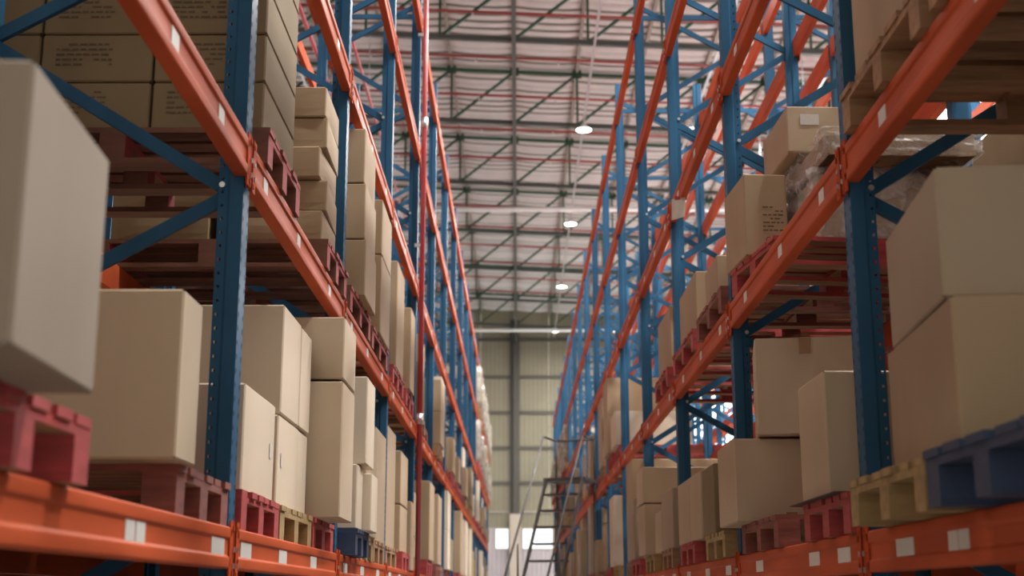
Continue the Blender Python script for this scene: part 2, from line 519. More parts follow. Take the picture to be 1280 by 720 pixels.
# ------------------------------------------------------------------ racks: frames
UW, UD = 0.10, 0.092      # face width along Y, depth along X
INS = 0.016               # aisle face of upright behind the beam face
def hole_strip(mb, p0, wv, h, pitch, hw, hh, z0=0.0):
    """vertical strip of width vector wv with one rectangular hole per pitch"""
    p0, wv = Vector(p0), Vector(wv)
    n = int(h / pitch)
    Wd = wv.length
    u = wv.normalized()
    Z = Vector((0, 0, 1))
    for i in range(n):
        b = p0 + Z * (i * pitch)
        A, B_, Cc, D = b, b + wv, b + wv + Z * pitch, b + Z * pitch
        c = b + wv / 2 + Z * pitch / 2
        a, bb, cc, d = c - u * hw - Z * hh, c + u * hw - Z * hh, c + u * hw + Z * hh, c - u * hw + Z * hh
        k = len(mb.v)
        mb.v += [tuple(x) for x in (A, B_, Cc, D, a, bb, cc, d)]
        mb.f += [(k, k + 1, k + 5, k + 4), (k + 1, k + 2, k + 6, k + 5), (k + 2, k + 3, k + 7, k + 6), (k + 3, k, k + 4, k + 7)]
    rest = h - n * pitch
    if rest > 1e-4:
        b = p0 + Z * (n * pitch)
        mb.quad(b, b + wv, b + wv + Z * rest, b + Z * rest)
def upright_mesh(s, holes, h=TOP):
    """aisle face at x=0, body towards s; open at the back"""
    mb = MB()
    y = UW / 2
    wall = [(0, y), (s * 0.048, y), (s * 0.058, y - 0.010), (s * 0.064, y - 0.010)]
    if holes:
        mb.quad((0, -0.022, 0), (0, 0.022, 0), (0, 0.022, h), (0, -0.022, h))
        for sy in (-1, 1):
            hole_strip(mb, (0, sy * 0.022, 0), (0, sy * 0.028, 0), h, 0.05, 0.0045, 0.009)
            for a, b in zip(wall[:-1], wall[1:]):
                mb.quad((a[0], sy * a[1], 0), (b[0], sy * b[1], 0), (b[0], sy * b[1], h), (a[0], sy * a[1], h))
            hole_strip(mb, (s * 0.064, sy * (y - 0.010), 0), (s * 0.028, 0, 0), h, 0.05, 0.005, 0.005)
            mb.quad((s * 0.092, sy * (y - 0.010), 0), (s * 0.092, sy * (y - 0.028), 0), (s * 0.092, sy * (y - 0.028), h), (s * 0.092, sy * (y - 0.010), h))
        me = bpy.data.meshes.new('upright')
        me.from_pydata(mb.v, [], mb.f)
        me.materials.append(M['blue'])
        return me
    prof = [(0, -y), (0, y), (s * 0.048, y), (s * 0.058, y - 0.01), (s * 0.092, y - 0.01), (s * 0.092, -y + 0.01), (s * 0.058, -y + 0.01), (s * 0.048, -y)]
    return mb.prism(prof, 'z', 0, h).mesh('upright', M['blue'])
UP = {(sd, h): upright_mesh(S[sd] * b, h) for sd in 'LR' for b in (1,) for h in (True, False)}
UPB = {sd: upright_mesh(-S[sd], False) for sd in 'LR'}
NODES_F = [0.64 + 1.13 * i for i in range(7)]
def brace_mesh(s, za, zb):
    # za at the aisle upright, zb at the far upright
    return MB().channel((s * (INS + 0.075), 0, za), (s * (DEPTH - INS - 0.075), 0, zb), 0.048, 0.026, 0.004, (0, 1, 0)).mesh('brace', M['blue'])
BR = {}
for sd in 'LR':
    l = []
    for i, z in enumerate(NODES_F):
        if z + 0.565 < TOP - 0.1:
            l.append(brace_mesh(S[sd], z, z + 0.565))
            l.append(brace_mesh(S[sd], z + 1.13 - 0.03, z + 0.565 + 0.03) if z + 1.13 < TOP - 0.1 else brace_mesh(S[sd], TOP - 0.2, z + 0.6))
    l.append(brace_mesh(S[sd], 0.2, 0.2))
    l.append(brace_mesh(S[sd], 7.28, 7.28))
    BR[sd] = l
foot = MB().box(-0.07, 0.07, -0.08, 0.08, 0, 0.012).box(-0.04, 0.04, -0.045, 0.045, 0.012, 0.05).mesh('base_plate', M['blue'])
bolt = MB().tube((0, 0, 0), (0, -0.012, 0), 0.011, 8).mesh('bolt', M['steel'])
for sd in 'LR':
    s = S[sd]
    for k in range(NF):
        f = empty('rack_frame', (XF[sd], fy(sd, k), 0))
        tag(f, 'blue perforated rack frame, %s from the camera end of the %s' % (ORD[k + 1], RACK[sd]), 'rack frame', 'blue frames of the %s' % RACK[sd])
        obj('upright', UP[(sd, k <= 4)], f, (s * INS, 0, 0))
        obj('upright', UPB[sd], f, (s * (DEPTH - INS), 0, 0))
        for m in BR[sd]:
            obj('brace', m, f)
        for x in (INS + 0.046, DEPTH - INS - 0.046):
            obj('base_plate', foot, f, (s * x, 0, 0))
        if k <= 4:
            for z in NODES_F:
                if 1.5 < z < 5.5:
                    obj('bolt', bolt, f, (s * (INS + 0.078), -0.04, z))

# racks behind the two front racks and across the next aisle: one joined mesh per frame
def far_frame(s):
    mb = MB()
    for x in (0.0, DEPTH):
        a, b = (x, x + 0.09) if x == 0 else (x - 0.09, x)
        mb.box(min(s * a, s * b), max(s * a, s * b), -0.05, 0.05, 0, TOP)
    return mb.mesh('rack_frame', M['blue'])
def far_brace(s):
    mb = MB()
    for z in NODES_F:
        if z + 0.565 < TOP:
            mb.bar((s * 0.08, 0, z), (s * 0.92, 0, z + 0.565), 0.03, 0.045)
        if z + 1.13 < TOP:
            mb.bar((s * 0.92, 0, z + 0.6), (s * 0.08, 0, z + 1.1), 0.03, 0.045)
    mb.bar((s * 0.08, 0, 7.28), (s * 0.92, 0, 7.28), 0.03, 0.045)
    return mb.mesh('bracing', M['blue'])
FAR = [('L', XF['L'] - 1.34, -1, 'rack behind the riser-pipe rack'),
       ('R', XF['R'] + 1.34, 1, 'rack behind the step-ladder rack'),
       ('R', 5.55, 1, 'rack by the windowed wall')]
# ------------------------------------------------------------------ racks: beams
BH, BD = 0.140, 0.05
def beam_prof(s):
    def arc(cx, cz, r, a0, a1, n=4):
        return [(cx + r * math.cos(math.radians(a0 + (a1 - a0) * i / n)), cz + r * math.sin(math.radians(a0 + (a1 - a0) * i / n))) for i in range(n + 1)]
    p = arc(0.008, 0.008, 0.008, 270, 180)                    # lower front edge
    p += arc(0.008, 0.034, 0.008, 180, 128, 3)                # shoulder into the groove
    p += arc(0.0005, 0.0485, 0.0065, -40, 0, 3)
    p += arc(0.0005, 0.0925, 0.0065, 0, 40, 3)
    p += arc(0.008, 0.106, 0.008, 232, 180, 3)                # shoulder out of the groove
    p += arc(0.009, 0.131, 0.009, 180, 90)                    # upper front edge
    p += [(BD, 0.140), (BD, 0)]
    return [(s * a, b - BH) for a, b in p]
BL = PITCH - 0.015 - 0.02
BEAM = {s: MB().prism(beam_prof(s), 'y', -BL / 2 + 0.03, BL / 2 - 0.03).mesh('shelf_beam', M['orange'], True) for s in (-1, 1)}
def conn_mesh(s):
    mb = MB()
    mb.box(min(0, s * 0.006) - 0.0, max(0, s * 0.006), -0.028, 0.028, -0.175, 0.02)
    mb.box(min(-s * 0.002, s * 0.014), max(-s * 0.002, s * 0.014), 0.020, 0.028, -0.175, 0.02)
    for z in (-0.155, -0.005):
        mb.box(min(-s * 0.005, 0), max(-s * 0.005, 0), 0.006, 0.020, z - 0.008, z + 0.008)
    return mb.mesh('end_connector', M['orange_lip'])
for me in BEAM.values():
    me.set_sharp_from_angle(angle=math.radians(35))
CONN = {s: conn_mesh(s) for s in (-1, 1)}
clip = MB().box(-0.003, 0.003, -0.003, 0.003, -0.009, 0.009).mesh('safety_clip', M['steel'])
LBL = {s: MB().box(min(-s * 0.001, s * 0.001), max(-s * 0.001, s * 0.001), -0.042, 0.042, -0.036, 0.036).mesh('location_label', M['label']) for s in (-1, 1)}
LBW = {s: MB().box(min(-s * 0.001, s * 0.001), max(-s * 0.001, s * 0.001), -0.095, 0.095, -0.031, 0.031).mesh('location_label', M['label']) for s in (-1, 1)}
NB = NF - 1
count_beams = 0
for sd in 'LR':
    s = S[sd]
    for b in range(NB):
        yc = (fy(sd, b) + fy(sd, b + 1)) / 2
        for l in range(1, 6):
            z = ztop(sd, l)
            for where in ('front', 'rear'):
                count_beams += 1
                fr = where == 'front'
                ss = s if fr else -s
                o = obj('shelf_beam', BEAM[ss], None, (XF[sd] if fr else XF[sd] + s * DEPTH, yc, z))
                tag(o, 'orange %s beam, %s bay, %s level of the %s' % (where, ORD[b + 1], ORD[l], RACK[sd]), 'beam', 'orange %s beams of the %s' % (where, RACK[sd]))
                if b <= 6:
                    for e in (-1, 1):
                        c = obj('end_connector', CONN[ss], o, (0, e * (BL / 2 - 0.028), 0), 0)
                        if e < 0: c.scale = (1, -1, 1)
                        if fr and b <= 3:
                            obj('safety_clip', clip, o, (-ss * 0.006, e * (BL / 2 - 0.012), -0.075))
                            obj('safety_clip', clip, o, (-ss * 0.006, e * (BL / 2 - 0.012), -0.13))
                if fr and b <= 5 and l <= 3:
                    if (sd, b, l) == ('L', 0, 1): pos = (0.11, 0.205, 1.12)
                    elif (sd, b, l) == ('R', 0, 1): pos = (0.30, 0.39, 0.86)
                    elif (sd, b, l) == ('L', 1, 1): pos = (-1.12, -0.35, 0.5)
                    elif (sd, b, l) == ('R', 1, 1): pos = (-1.05, -0.55, 0.7)
                    elif (sd, b, l) == ('L', 0, 2): pos = (0.25, 0.86)
                    elif (sd, b, l) == ('L', 1, 2): pos = (-1.05, -0.25, 0.75)
                    else: pos = (-1.0, -0.15, 0.8)
                    for p in pos:
                        obj('location_label', (LBL if l > 1 or (b == 0 and p < 0.5) else LBW)[ss], o, (ss * 0.007 - ss * 0.001, p, -0.069))
far_beam = {s: MB().box(min(0, s * BD), max(0, s * BD), 0.052, PITCH - 0.052, -BH, 0).mesh('shelf_beam', M['orange']) for s in (-1, 1)}
for sd, x, s, nm in FAR:
    fm, fb = far_frame(s), far_brace(s)
    for k in range(NF):
        if x > 5 and k < 2: continue
        o = obj('rack_frame', fm, None, (x, fy(sd, k), 0))
        tag(o, 'blue frame, %s of the %s' % (ORD[k + 1], nm), 'rack frame', 'blue frames of the ' + nm)
        obj('bracing', fb, o)
        if k < NF - 1:
            for l in range(1, 6):
                obj('shelf_beam', far_beam[s], o, (-s * 0.012, 0, ztop(sd, l)))
                obj('shelf_beam', far_beam[-s], o, (s * (DEPTH + 0.012), 0, ztop(sd, l)))

# ------------------------------------------------------------------ pallets
PH = 0.144
WOOD = dict(redend='red_wood', red='red_wood', dark='dark_wood', brown='brown_wood', yellow='yellow_wood', blue='blue_wood')
WORD = dict(redend='red ended', red='red painted', dark='worn dark red', brown='bare brown', yellow='yellowed', blue='dark blue')
_pm = {}
def pal_mesh(kind, key, f):
    k = (kind, key)
    if k not in _pm:
        me = f().mesh(key[0], M[WOOD[kind]])
        if kind == 'redend':
            me.materials.append(M['red_brown'])
            for p in me.polygons:
                if abs(p.normal.x) < 0.5: p.material_index = 1
        if kind in ('red', 'dark'):
            me.materials.append(M['brown_wood'])
            for p in me.polygons:
                if p.normal.z < -0.5: p.material_index = 1
        _pm[k] = me
    return _pm[k]
def pallet(sd, kind, xf, y0, y1, z, label, depth=1.2, detail=True, group=None, n=None):
    s = S[sd]
    ly = y1 - y0
    xc = xf + s * depth / 2
    lyr = round(ly, 2)
    if n is None: n = 7 if ly > 1.0 else 6
    bw = lyr / (n + (n - 1) * 0.35)
    if not detail:
        def whole():
            mb = MB()
            for i in range(n):
                y = -lyr / 2 + i * bw * 1.35
                mb.box(-depth / 2, depth / 2, y, y + bw, 0.122, 0.144)
            for x in (-depth / 2, -0.05, depth / 2 - 0.1):
                mb.box(x, x + 0.1, -lyr / 2, lyr / 2, 0.10, 0.121)
                for y in (-lyr / 2, -0.05, lyr / 2 - 0.1):
                    mb.box(x, x + 0.1, y, y + 0.1, 0.022, 0.0995)
            for y in (-lyr / 2, -0.05, lyr / 2 - 0.1):
                mb.box(-depth / 2, depth / 2, y, y + 0.1, 0, 0.0215)
            return mb
        o = obj('pallet', pal_mesh(kind, ('pallet', lyr, depth), whole), None, (xc, (y0 + y1) / 2, z))
        tag(o, label, 'pallet', group)
        return o
    t = empty('pallet', (xc, (y0 + y1) / 2, z), R.uniform(-0.012, 0.012))
    tag(t, label, 'pallet', group)
    top = pal_mesh(kind, ('deck_board', round(bw, 3), depth), lambda: MB().box(-depth / 2, depth / 2, -bw / 2, bw / 2, 0, 0.0218))
    for i in range(n):
        o = obj('deck_board', top, t, (s * -R.uniform(0, 0.012), -lyr / 2 + bw / 2 + i * bw * 1.35, 0.122))
    cross = pal_mesh(kind, ('cross_board', lyr), lambda: MB().box(-0.05, 0.05, -lyr / 2, lyr / 2, 0, 0.0218))
    blk = pal_mesh(kind, ('block', 1), lambda: MB().box(-0.05, 0.05, -0.05, 0.05, 0, 0.0778))
    bot = pal_mesh(kind, ('base_board', depth), lambda: MB().box(-depth / 2, depth / 2, -0.05, 0.05, 0, 0.0218))
    for x in (-depth / 2 + 0.05, 0, depth / 2 - 0.05):
        obj('cross_board', cross, t, (x, 0, 0.10))
        for y in (-lyr / 2 + 0.05, 0, lyr / 2 - 0.05):
            obj('block', blk, t, (x, y, 0.022))
    for y in (-lyr / 2 + 0.05, 0, lyr / 2 - 0.05):
        obj('base_board', bot, t, (0, y, 0))
    return t

# ------------------------------------------------------------------ cartons
def carton_mesh(dx, dy, dz, m, bulge=0.006, n=4, seed=0):
    r = random.Random(seed)
    mb = MB()
    amps = [r.uniform(0.2, 1.0) * bulge for _ in range(6)]
    faces = [((1, 0, 0), (0, 1, 0), (0, 0, 1)), ((-1, 0, 0), (0, -1, 0), (0, 0, 1)), ((0, 1, 0), (-1, 0, 0), (0, 0, 1)),
             ((0, -1, 0), (1, 0, 0), (0, 0, 1)), ((0, 0, 1), (1, 0, 0), (0, 1, 0)), ((0, 0, -1), (-1, 0, 0), (0, 1, 0))]
    hs = Vector((dx / 2, dy / 2, dz / 2))
    c = min(0.006, dx / 20, dy / 20, dz / 20)
    for fi, (nn, u, v) in enumerate(faces):
        nn, u, v = Vector(nn), Vector(u), Vector(v)
        hu, hv, hn = abs(hs.dot(u)) if True else 0, abs(hs.dot(v)), abs(hs.dot(nn))
        hu, hv = abs(u.x) * hs.x + abs(u.y) * hs.y + abs(u.z) * hs.z, abs(v.x) * hs.x + abs(v.y) * hs.y + abs(v.z) * hs.z
        hn = abs(nn.x) * hs.x + abs(nn.y) * hs.y + abs(nn.z) * hs.z
        a = amps[fi] if fi < 4 else 0
        b = len(mb.v)
        for j in range(n + 1):
            for i in range(n + 1):
                p, q = 2 * i / n - 1, 2 * j / n - 1
                k = a * (1 - p * p) * (1 - q * q)
                mb.v.append(tuple(nn * (hn + k) + u * (p * (hu - c)) + v * (q * (hv - c)) + Vector((0, 0, dz / 2))))
        for j in range(n):
            for i in range(n):
                o = b + j * (n + 1) + i
                mb.f.append((o, o + 1, o + n + 2, o + n + 1))
    # chamfers along the twelve edges
    e = lambda sx, sy, sz, k: (sx * (hs.x - (0 if k == 0 else c)), sy * (hs.y - (0 if k == 1 else c)), sz * (hs.z - (0 if k == 2 else c)) + dz / 2)
    for sa in (-1, 1):
        for sb in (-1, 1):
            mb.quad(e(sa, sb, -1, 0), e(sa, sb, 1, 0), e(sa, sb, 1, 1), e(sa, sb, -1, 1))
            mb.quad(e(sa, -1, sb, 0), e(sa, 1, sb, 0), e(sa, 1, sb, 2), e(sa, -1, sb, 2))
            mb.quad(e(-1, sa, sb, 1), e(1, sa, sb, 1), e(1, sa, sb, 2), e(-1, sa, sb, 2))
    me = mb.mesh('carton', m)
    if bulge > 0.01:
        for p in me.polygons[:6 * n * n]: p.use_smooth = True
    return me
_seed = [0]
TONE = dict(a='kraft_dull', m='kraft_mid', k='kraft', d='kraft_dark', p='kraft_pale', g='kraft_grey')
def carton(sd, xf, y0, y1, z0, z1, label, tone='k', depth=0.6, yaw=0.0, bulge=0.006, group=None, tape=None, prints=None, sticker=None, name='carton'):
    """front face at xf (aisle side), near face at y0; z absolute"""
    s = S[sd]
    _seed[0] += 1
    dy, dz = y1 - y0, z1 - z0
    o = obj(name, carton_mesh(depth, dy, dz, M[TONE[tone]], bulge, 8 if bulge > 0.01 else 4, _seed[0]), None, (xf + s * depth / 2, (y0 + y1) / 2, z0), math.radians(yaw))
    tag(o, label, 'carton', group)
    yn = -dy / 2 - bulge - 0.0006
    if tape:       # (x offset from centre of the near face, drop length): strip over the top edge
        for (x, ln, up) in tape:
            za, zb = (dz - ln, dz + 0.0) if up else (0, ln)
            mb = MB().box(x - 0.028, x + 0.028, yn - 0.0008, yn + 0.0, za, zb)
            if up: mb.box(x - 0.028, x + 0.028, yn, yn + 0.16, dz + bulge, dz + bulge + 0.0008)
            obj('packing_tape', mb.mesh('packing_tape', M['tape']), o)
    if prints:     # (x, z, width, rows): lines of small illegible printing on the near face
        for (x, z, w, rows) in prints:
            mb = MB()
            rr = random.Random(_seed[0])
            for i in range(rows):
                zz = z - i * 0.021
                xx = x
                while xx < x + w - 0.01:
                    lw = rr.uniform(0.012, 0.04)
                    if rr.random() < 0.8: mb.box(xx, min(xx + lw, x + w), yn - 0.0006, yn, zz, zz + 0.0075)
                    xx += lw + 0.008
            if mb.v: obj('printed_text', mb.mesh('printed_text', M['ink']), o)['kind'] = 'stuff'
    if sticker:    # (x, z, w, h) white paper on the near face
        for (x, z, w, h) in sticker:
            obj('paper_sticker', MB().box(x, x + w, yn - 0.0008, yn, z, z + h).mesh('paper_sticker', M['label']), o)
    return o
def aisle_sticker(o, sd, depth, y, z, w=0.035, h=0.06):
    x = -S[sd] * (depth / 2 + 0.0032)
    obj('paper_sticker', MB().box(x - 0.0006, x + 0.0006, y, y + w, z, z + h).mesh('paper_sticker', M['label']), o)
def film_shell(o, dx, dy, dz, g=0.012):
    """loose stretch film around a carton (child of it)"""
    bm = bmesh.new()
    bmesh.ops.create_cube(bm, size=1)
    bmesh.ops.subdivide_edges(bm, edges=bm.edges, cuts=9, use_grid_fill=True)
    rr = random.Random(7)
    for v in bm.verts:
        p = Vector((v.co.x * (dx + 2 * g), v.co.y * (dy + 2 * g), (v.co.z + 0.5) * (dz + g)))
        if v.co.z > -0.45:
            p += Vector((v.co.x, v.co.y, 0)).normalized() * rr.uniform(-0.4, 1.0) * g if abs(v.co.x) + abs(v.co.y) > 0.01 else Vector()
        v.co = p
    me = bpy.data.meshes.new('stretch_film')
    bm.to_mesh(me)
    bm.free()
    me.materials.append(M['film'])
    me.polygons.foreach_set('use_smooth', [True] * len(me.polygons))
    f = obj('stretch_film', me, o)
    f['label'] = 'wrinkled clear stretch film'
    return f

Z1, Z2 = ztop('L', 1), ztop('L', 2)
T1, T2 = Z1 + PH, Z2 + PH
E_ = EYE
LG1, LG2 = 'cartons on the lowest shelf of the riser-pipe rack', 'cartons on the second shelf of the riser-pipe rack'
# ---- riser-pipe rack, lowest level
pallet('L', 'red', -0.93, 2.12, 2.90, Z1, 'bright red pallet under the huge plain overhanging carton')
pallet('L', 'dark', -0.985, 3.88, 4.58, Z1, 'worn dark red pallet under the carton beside the first blue upright', n=6)
pallet('L', 'red', -0.985, 4.80, 5.58, Z1, 'red pallet just past the first blue upright, lowest shelf of riser-pipe rack')
pallet('L', 'yellow', -0.985, 5.64, 6.44, Z1, 'yellowed pallet between two red ones, lowest shelf of riser-pipe rack')
pallet('L', 'red', -0.985, 6.52, 7.24, Z1, 'red pallet under the tall bulging cartons, lowest shelf of riser-pipe rack')
o = carton('L', -0.795, 2.0, 2.51, T1, E_ + 0.85, 'huge plain carton overhanging the bright red pallet at the aisle', 'a', 0.62, 3.5, 0.004, LG1)
carton('L', -0.955, 3.73, 3.965, T1, E_ + 0.865, 'tall carton with a pale narrow side on the worn dark red pallet', 'm', 0.7, 0, 0.003, LG1)
o = carton('L', -1.0, 4.863, 5.484, T1, E_ + 0.772, 'pale carton with a small sticker on the red pallet past the first upright', 'p', 0.95, 0, 0.004, LG1)
aisle_sticker(o, 'L', 0.95, 0.20, 0.17)
o = carton('L', -1.02, 5.68, 6.22, T1, E_ + 0.765, 'pale carton with a sticker on the yellowed pallet, nearer one below', 'p', 0.95, 0, 0.004, LG1)
aisle_sticker(o, 'L', 0.95, -0.20, 0.17)
o = carton('L', -1.025, 6.24, 6.50, T1, E_ + 0.765, 'narrow pale carton with a sticker, farther one below on the yellowed pallet', 'p', 0.9, 0, 0.004, LG1)
aisle_sticker(o, 'L', 0.9, 0.02, 0.17)
carton('L', -1.02, 5.72, 6.18, E_ + 0.776, E_ + 1.255, 'tall pale carton with a broad brown end, on top over the yellowed pallet', 'p', 1.0, 0, 0.004, LG1)
carton('L', -1.018, 6.195, 6.50, E_ + 0.776, E_ + 1.25, 'pale carton behind the broad brown end, upper row over yellowed pallet', 'p', 1.0, 0, 0.004, LG1)
o = carton('L', -0.865, 6.56, 7.04, T1, E_ + 1.05, 'tall bulging carton on the red pallet before the second upright', 'm', 0.75, 0, 0.016, LG1)
o = carton('L', -0.865, 6.56, 7.04, E_ + 1.062, E_ + 1.375, 'bulging rounded upper carton on the tall bulging one before second upright', 'm', 0.72, 0, 0.03, LG1)
# second bay onwards
pallet('L', 'blue', -0.90, 7.55, 8.20, Z1, 'dark blue pallet sticking out past the second upright, riser-pipe rack')
pallet('L', 'yellow', -0.96, 8.32, 9.0, Z1, 'yellowed pallet behind the dark blue one, riser-pipe rack')
pallet('L', 'brown', -0.97, 9.1, 9.9, Z1, 'brown pallet just before the third upright, lowest shelf of riser-pipe rack')
carton('L', -0.905, 7.58, 7.86, T1, E_ + 0.74, 'narrow carton at the near end of the dark blue pallet', 'p', 0.6, 0, 0.004, LG1)
carton('L', -0.855, 7.88, 8.22, T1, E_ + 0.715, 'narrow carton at the far end of the dark blue pallet', 'p', 0.6, 0, 0.004, LG1)
o = carton('L', -0.872, 7.70, 8.12, E_ + 0.752, E_ + 1.26, 'upper pale carton with a rounded corner above the dark blue pallet', 'p', 0.6, 0, 0.008, LG1)
carton('L', -0.94, 8.34, 8.96, T1, E_ + 1.10, 'brown carton on the yellowed pallet behind the dark blue one', 'k', 0.8, 0, 0.005, LG1)
carton('L', -0.97, 9.12, 9.86, T1, E_ + 1.15, 'brown carton before the third upright, lowest shelf of riser-pipe rack', 'k', 0.9, 0, 0.005, LG1)
pallet('L', 'brown', -0.98, 10.15, 10.95, Z1, 'brown pallet just past the third upright, lowest shelf of riser-pipe rack')
pallet('L', 'red', -0.96, 11.3, 12.1, Z1, 'red pallet near the foot of the red riser pipe')
carton('L', -0.995, 10.2, 10.92, T1, E_ + 1.30, 'tall brown carton just past the third upright of the riser-pipe rack', 'k', 0.8, 0, 0.005, LG1)
carton('L', -0.985, 11.33, 12.05, T1, E_ + 0.765, 'lower brown carton on the red pallet near the riser pipe', 'k', 0.7, 0, 0.005, LG1)
carton('L', -0.985, 11.33, 12.05, E_ + 0.775, E_ + 1.22, 'upper brown carton above the red pallet near the riser pipe', 'k', 0.7, 0, 0.005, LG1)
carton('L', -0.955, 12.12, 12.5, Z1 + 0.005, E_ + 0.85, 'slim carton standing on the beams just before the red riser pipe', 'k', 0.9, 0, 0.005, LG1)

# ---- riser-pipe rack, second level
pallet('L', 'redend', -0.955, 4.86, 5.62, Z2, 'red pallet under the six-carton rows, second shelf past the first upright')
pallet('L', 'redend', -0.955, 6.50, 7.26, Z2, 'red pallet under the five-high stack, second shelf before second upright')
rowh = 0.200
for r in range(5):
    z = T2 + r * rowh
    for c, (a, b) in enumerate(((0.0, 0.44), (0.445, 0.885), (0.89, 1.19))):
        carton('L', -0.985 - a, 4.89, 5.585, z, z + rowh - 0.005, 'printed carton, %s row up, %s, over the first red second-shelf pallet' % (ORD[r + 1], ('aisle column', 'middle column', 'innermost column')[c]),
               'd', b - a - 0.005, 0, 0.003, LG2, prints=[(-0.16, 0.15, 0.22, 5)] if c < 2 else None)
hh = 0.168
for r in range(5):
    z = T2 + r * hh
    dxx = (0.0, 0.015, -0.02, 0.01, 0.0)[r]
    carton('L', -0.995 + dxx * 0.5, 6.55 + dxx, 7.05 + dxx, z, z + hh - 0.004, 'carton, %s from the bottom of the five-high stack near second upright' % ORD[r + 1],
           'k', 0.525, (0, 2, -2, 1, 0)[r], 0.010, LG2)
    carton('L', -1.57, 6.55, 7.05, z, z + hh - 0.004, 'inner carton, %s row, behind the five-high stack near second upright' % ORD[r + 1], 'd', 0.5, 0, 0.006, LG2)
pallet('L', 'redend', -0.96, 7.52, 8.52, Z2, 'red pallet under the three big cartons past second upright, second shelf')
pallet('L', 'redend', -0.96, 8.70, 9.70, Z2, 'red pallet before the third upright, second shelf of riser-pipe rack')
for r in range(3):
    z = T2 + r * 0.354
    carton('L', -0.915 - 0.01 * r, 7.80, 8.40, z, z + 0.348, 'big carton, %s from bottom of the three past the second upright' % ORD[r + 1], 'k', 0.6, 0, 0.012, LG2, prints=[(0.08, 0.27, 0.05, 2)])
carton('L', -0.94, 8.95, 9.62, T2, T2 + 0.55, 'brown carton before third upright, second shelf of riser-pipe rack, lower', 'k', 0.8, 0, 0.006, LG2)
carton('L', -0.94, 8.95, 9.62, T2 + 0.556, T2 + 0.95, 'brown carton before third upright, second shelf of riser-pipe rack, upper', 'k', 0.8, 0, 0.006, LG2)
pallet('L', 'red', -0.96, 10.2, 11.1, Z2, 'red pallet past the third upright, second shelf of riser-pipe rack')
pallet('L', 'red', -0.96, 11.4, 12.3, Z2, 'red pallet behind the riser pipe, second shelf of riser-pipe rack')
carton('L', -0.95, 10.3, 10.95, T2, T2 + 0.85, 'tall brown carton past the third upright, second shelf of riser-pipe rack', 'k', 0.5, 0, 0.006, LG2)
carton('L', -0.93, 11.45, 11.9, T2, T2 + 0.72, 'brown carton by the riser pipe, second shelf of riser-pipe rack', 'k', 0.5, 0, 0.006, LG2)

# ---- step-ladder rack, lowest level
Z1, Z2 = ztop('R', 1), ztop('R', 2)
T1, T2 = Z1 + PH, Z2 + PH
RG1, RG2 = 'cartons on the lowest shelf of the step-ladder rack', 'cartons on the second shelf of the step-ladder rack'
pallet('R', 'blue', 1.05, 2.64, 3.45, Z1, 'dark blue pallet under the two stacked big cartons, step-ladder rack', n=5)
pallet('R', 'yellow', 1.075, 3.55, 4.36, Z1, 'yellowed pallet between dark blue and red pallets, step-ladder rack')
pallet('R', 'red', 1.165, 4.76, 5.5, Z1, 'red pallet with a dark slip sheet just past the first upright of step-ladder rack')
sl = obj('slip_sheet', MB().box(0, 1.0, 0, 0.80, 0, 0.004).mesh('slip_sheet', M['slip']), None, (1.125, 4.80, T1))
tag(sl, 'dark slip sheet sticking out over the red pallet of the step-ladder rack', 'sheet')
T1s = T1 + 0.004
carton('R', 1.108, 3.214, 4.04, T1, E_ + 0.735, 'lower of two big cartons on the dark blue and yellowed pallets', 'k', 0.75, -4.5, 0.003, RG1, tape=[(0.18, 0.045, True)])
carton('R', 1.112, 3.265, 4.0, E_ + 0.742, E_ + 1.088, 'upper of two big cartons, with a strip of tape, by the first upright', 'g', 0.75, -5.5, 0.003, RG1, tape=[(-0.06, 0.055, True)])
carton('R', 1.155, 5.0, 5.47, T1s, E_ + 0.84, 'tall brown carton on the slip sheet behind the first upright', 'm', 0.62, 0, 0.003, RG1)
pallet('R', 'dark', 1.165, 6.08, 7.05, Z1, 'worn dark red pallet before the second upright of step-ladder rack')
carton('R', 1.09, 6.74, 7.31, T1, E_ + 0.785, 'wide carton with tape at its foot on the worn dark red pallet', 'm', 0.75, 0, 0.004, RG1, tape=[(-0.10, 0.05, False)])
carton('R', 1.24, 6.62, 7.18, E_ + 0.795, E_ + 1.285, 'tilted upper carton with a tape tab on the wide taped carton', 'm', 0.62, -9, 0.006, RG1, tape=[(-0.06, 0.085, True)])
pallet('R', 'yellow', 1.15, 7.52, 8.32, Z1, 'yellowed pallet just past the second upright of step-ladder rack')
carton('R', 1.15, 7.9, 8.38, T1, E_ + 0.775, 'narrow dark ended carton on the yellowed pallet past second upright', 'd', 0.6, 0, 0.004, RG1)
pallet('R', 'red', 1.165, 8.95, 9.75, Z1, 'red pallet before the third upright of step-ladder rack, lowest shelf')
carton('R', 1.17, 8.6, 9.18, T1, E_ + 0.80, 'brown carton on the red pallet before third upright, nearer one', 'm', 0.7, 0, 0.005, RG1)
carton('R', 1.17, 9.2, 9.85, T1, E_ + 0.80, 'brown carton on the red pallet before third upright, farther one', 'm', 0.7, 0, 0.005, RG1)
pallet('R', 'brown', 1.165, 10.2, 11.0, Z1, 'brown pallet past the third upright of step-ladder rack, lowest shelf')
pallet('R', 'yellow', 1.165, 11.6, 12.4, Z1, 'yellowed pallet before the fourth upright of step-ladder rack')
carton('R', 1.17, 10.22, 11.0, T1, E_ + 0.82, 'brown carton just past the third upright of step-ladder rack', 'g', 0.7, 0, 0.005, RG1)
carton('R', 1.17, 11.0 + 0.03, 11.55, T1, E_ + 0.70, 'lower slim carton under the stickered one, step-ladder rack', 'm', 0.6, 0, 0.005, RG1)
carton('R', 1.10, 11.75, 12.35, T1, E_ + 0.80, 'carton beneath the stickered carton before fourth upright of step-ladder rack', 'm', 0.6, 0, 0.005, RG1)
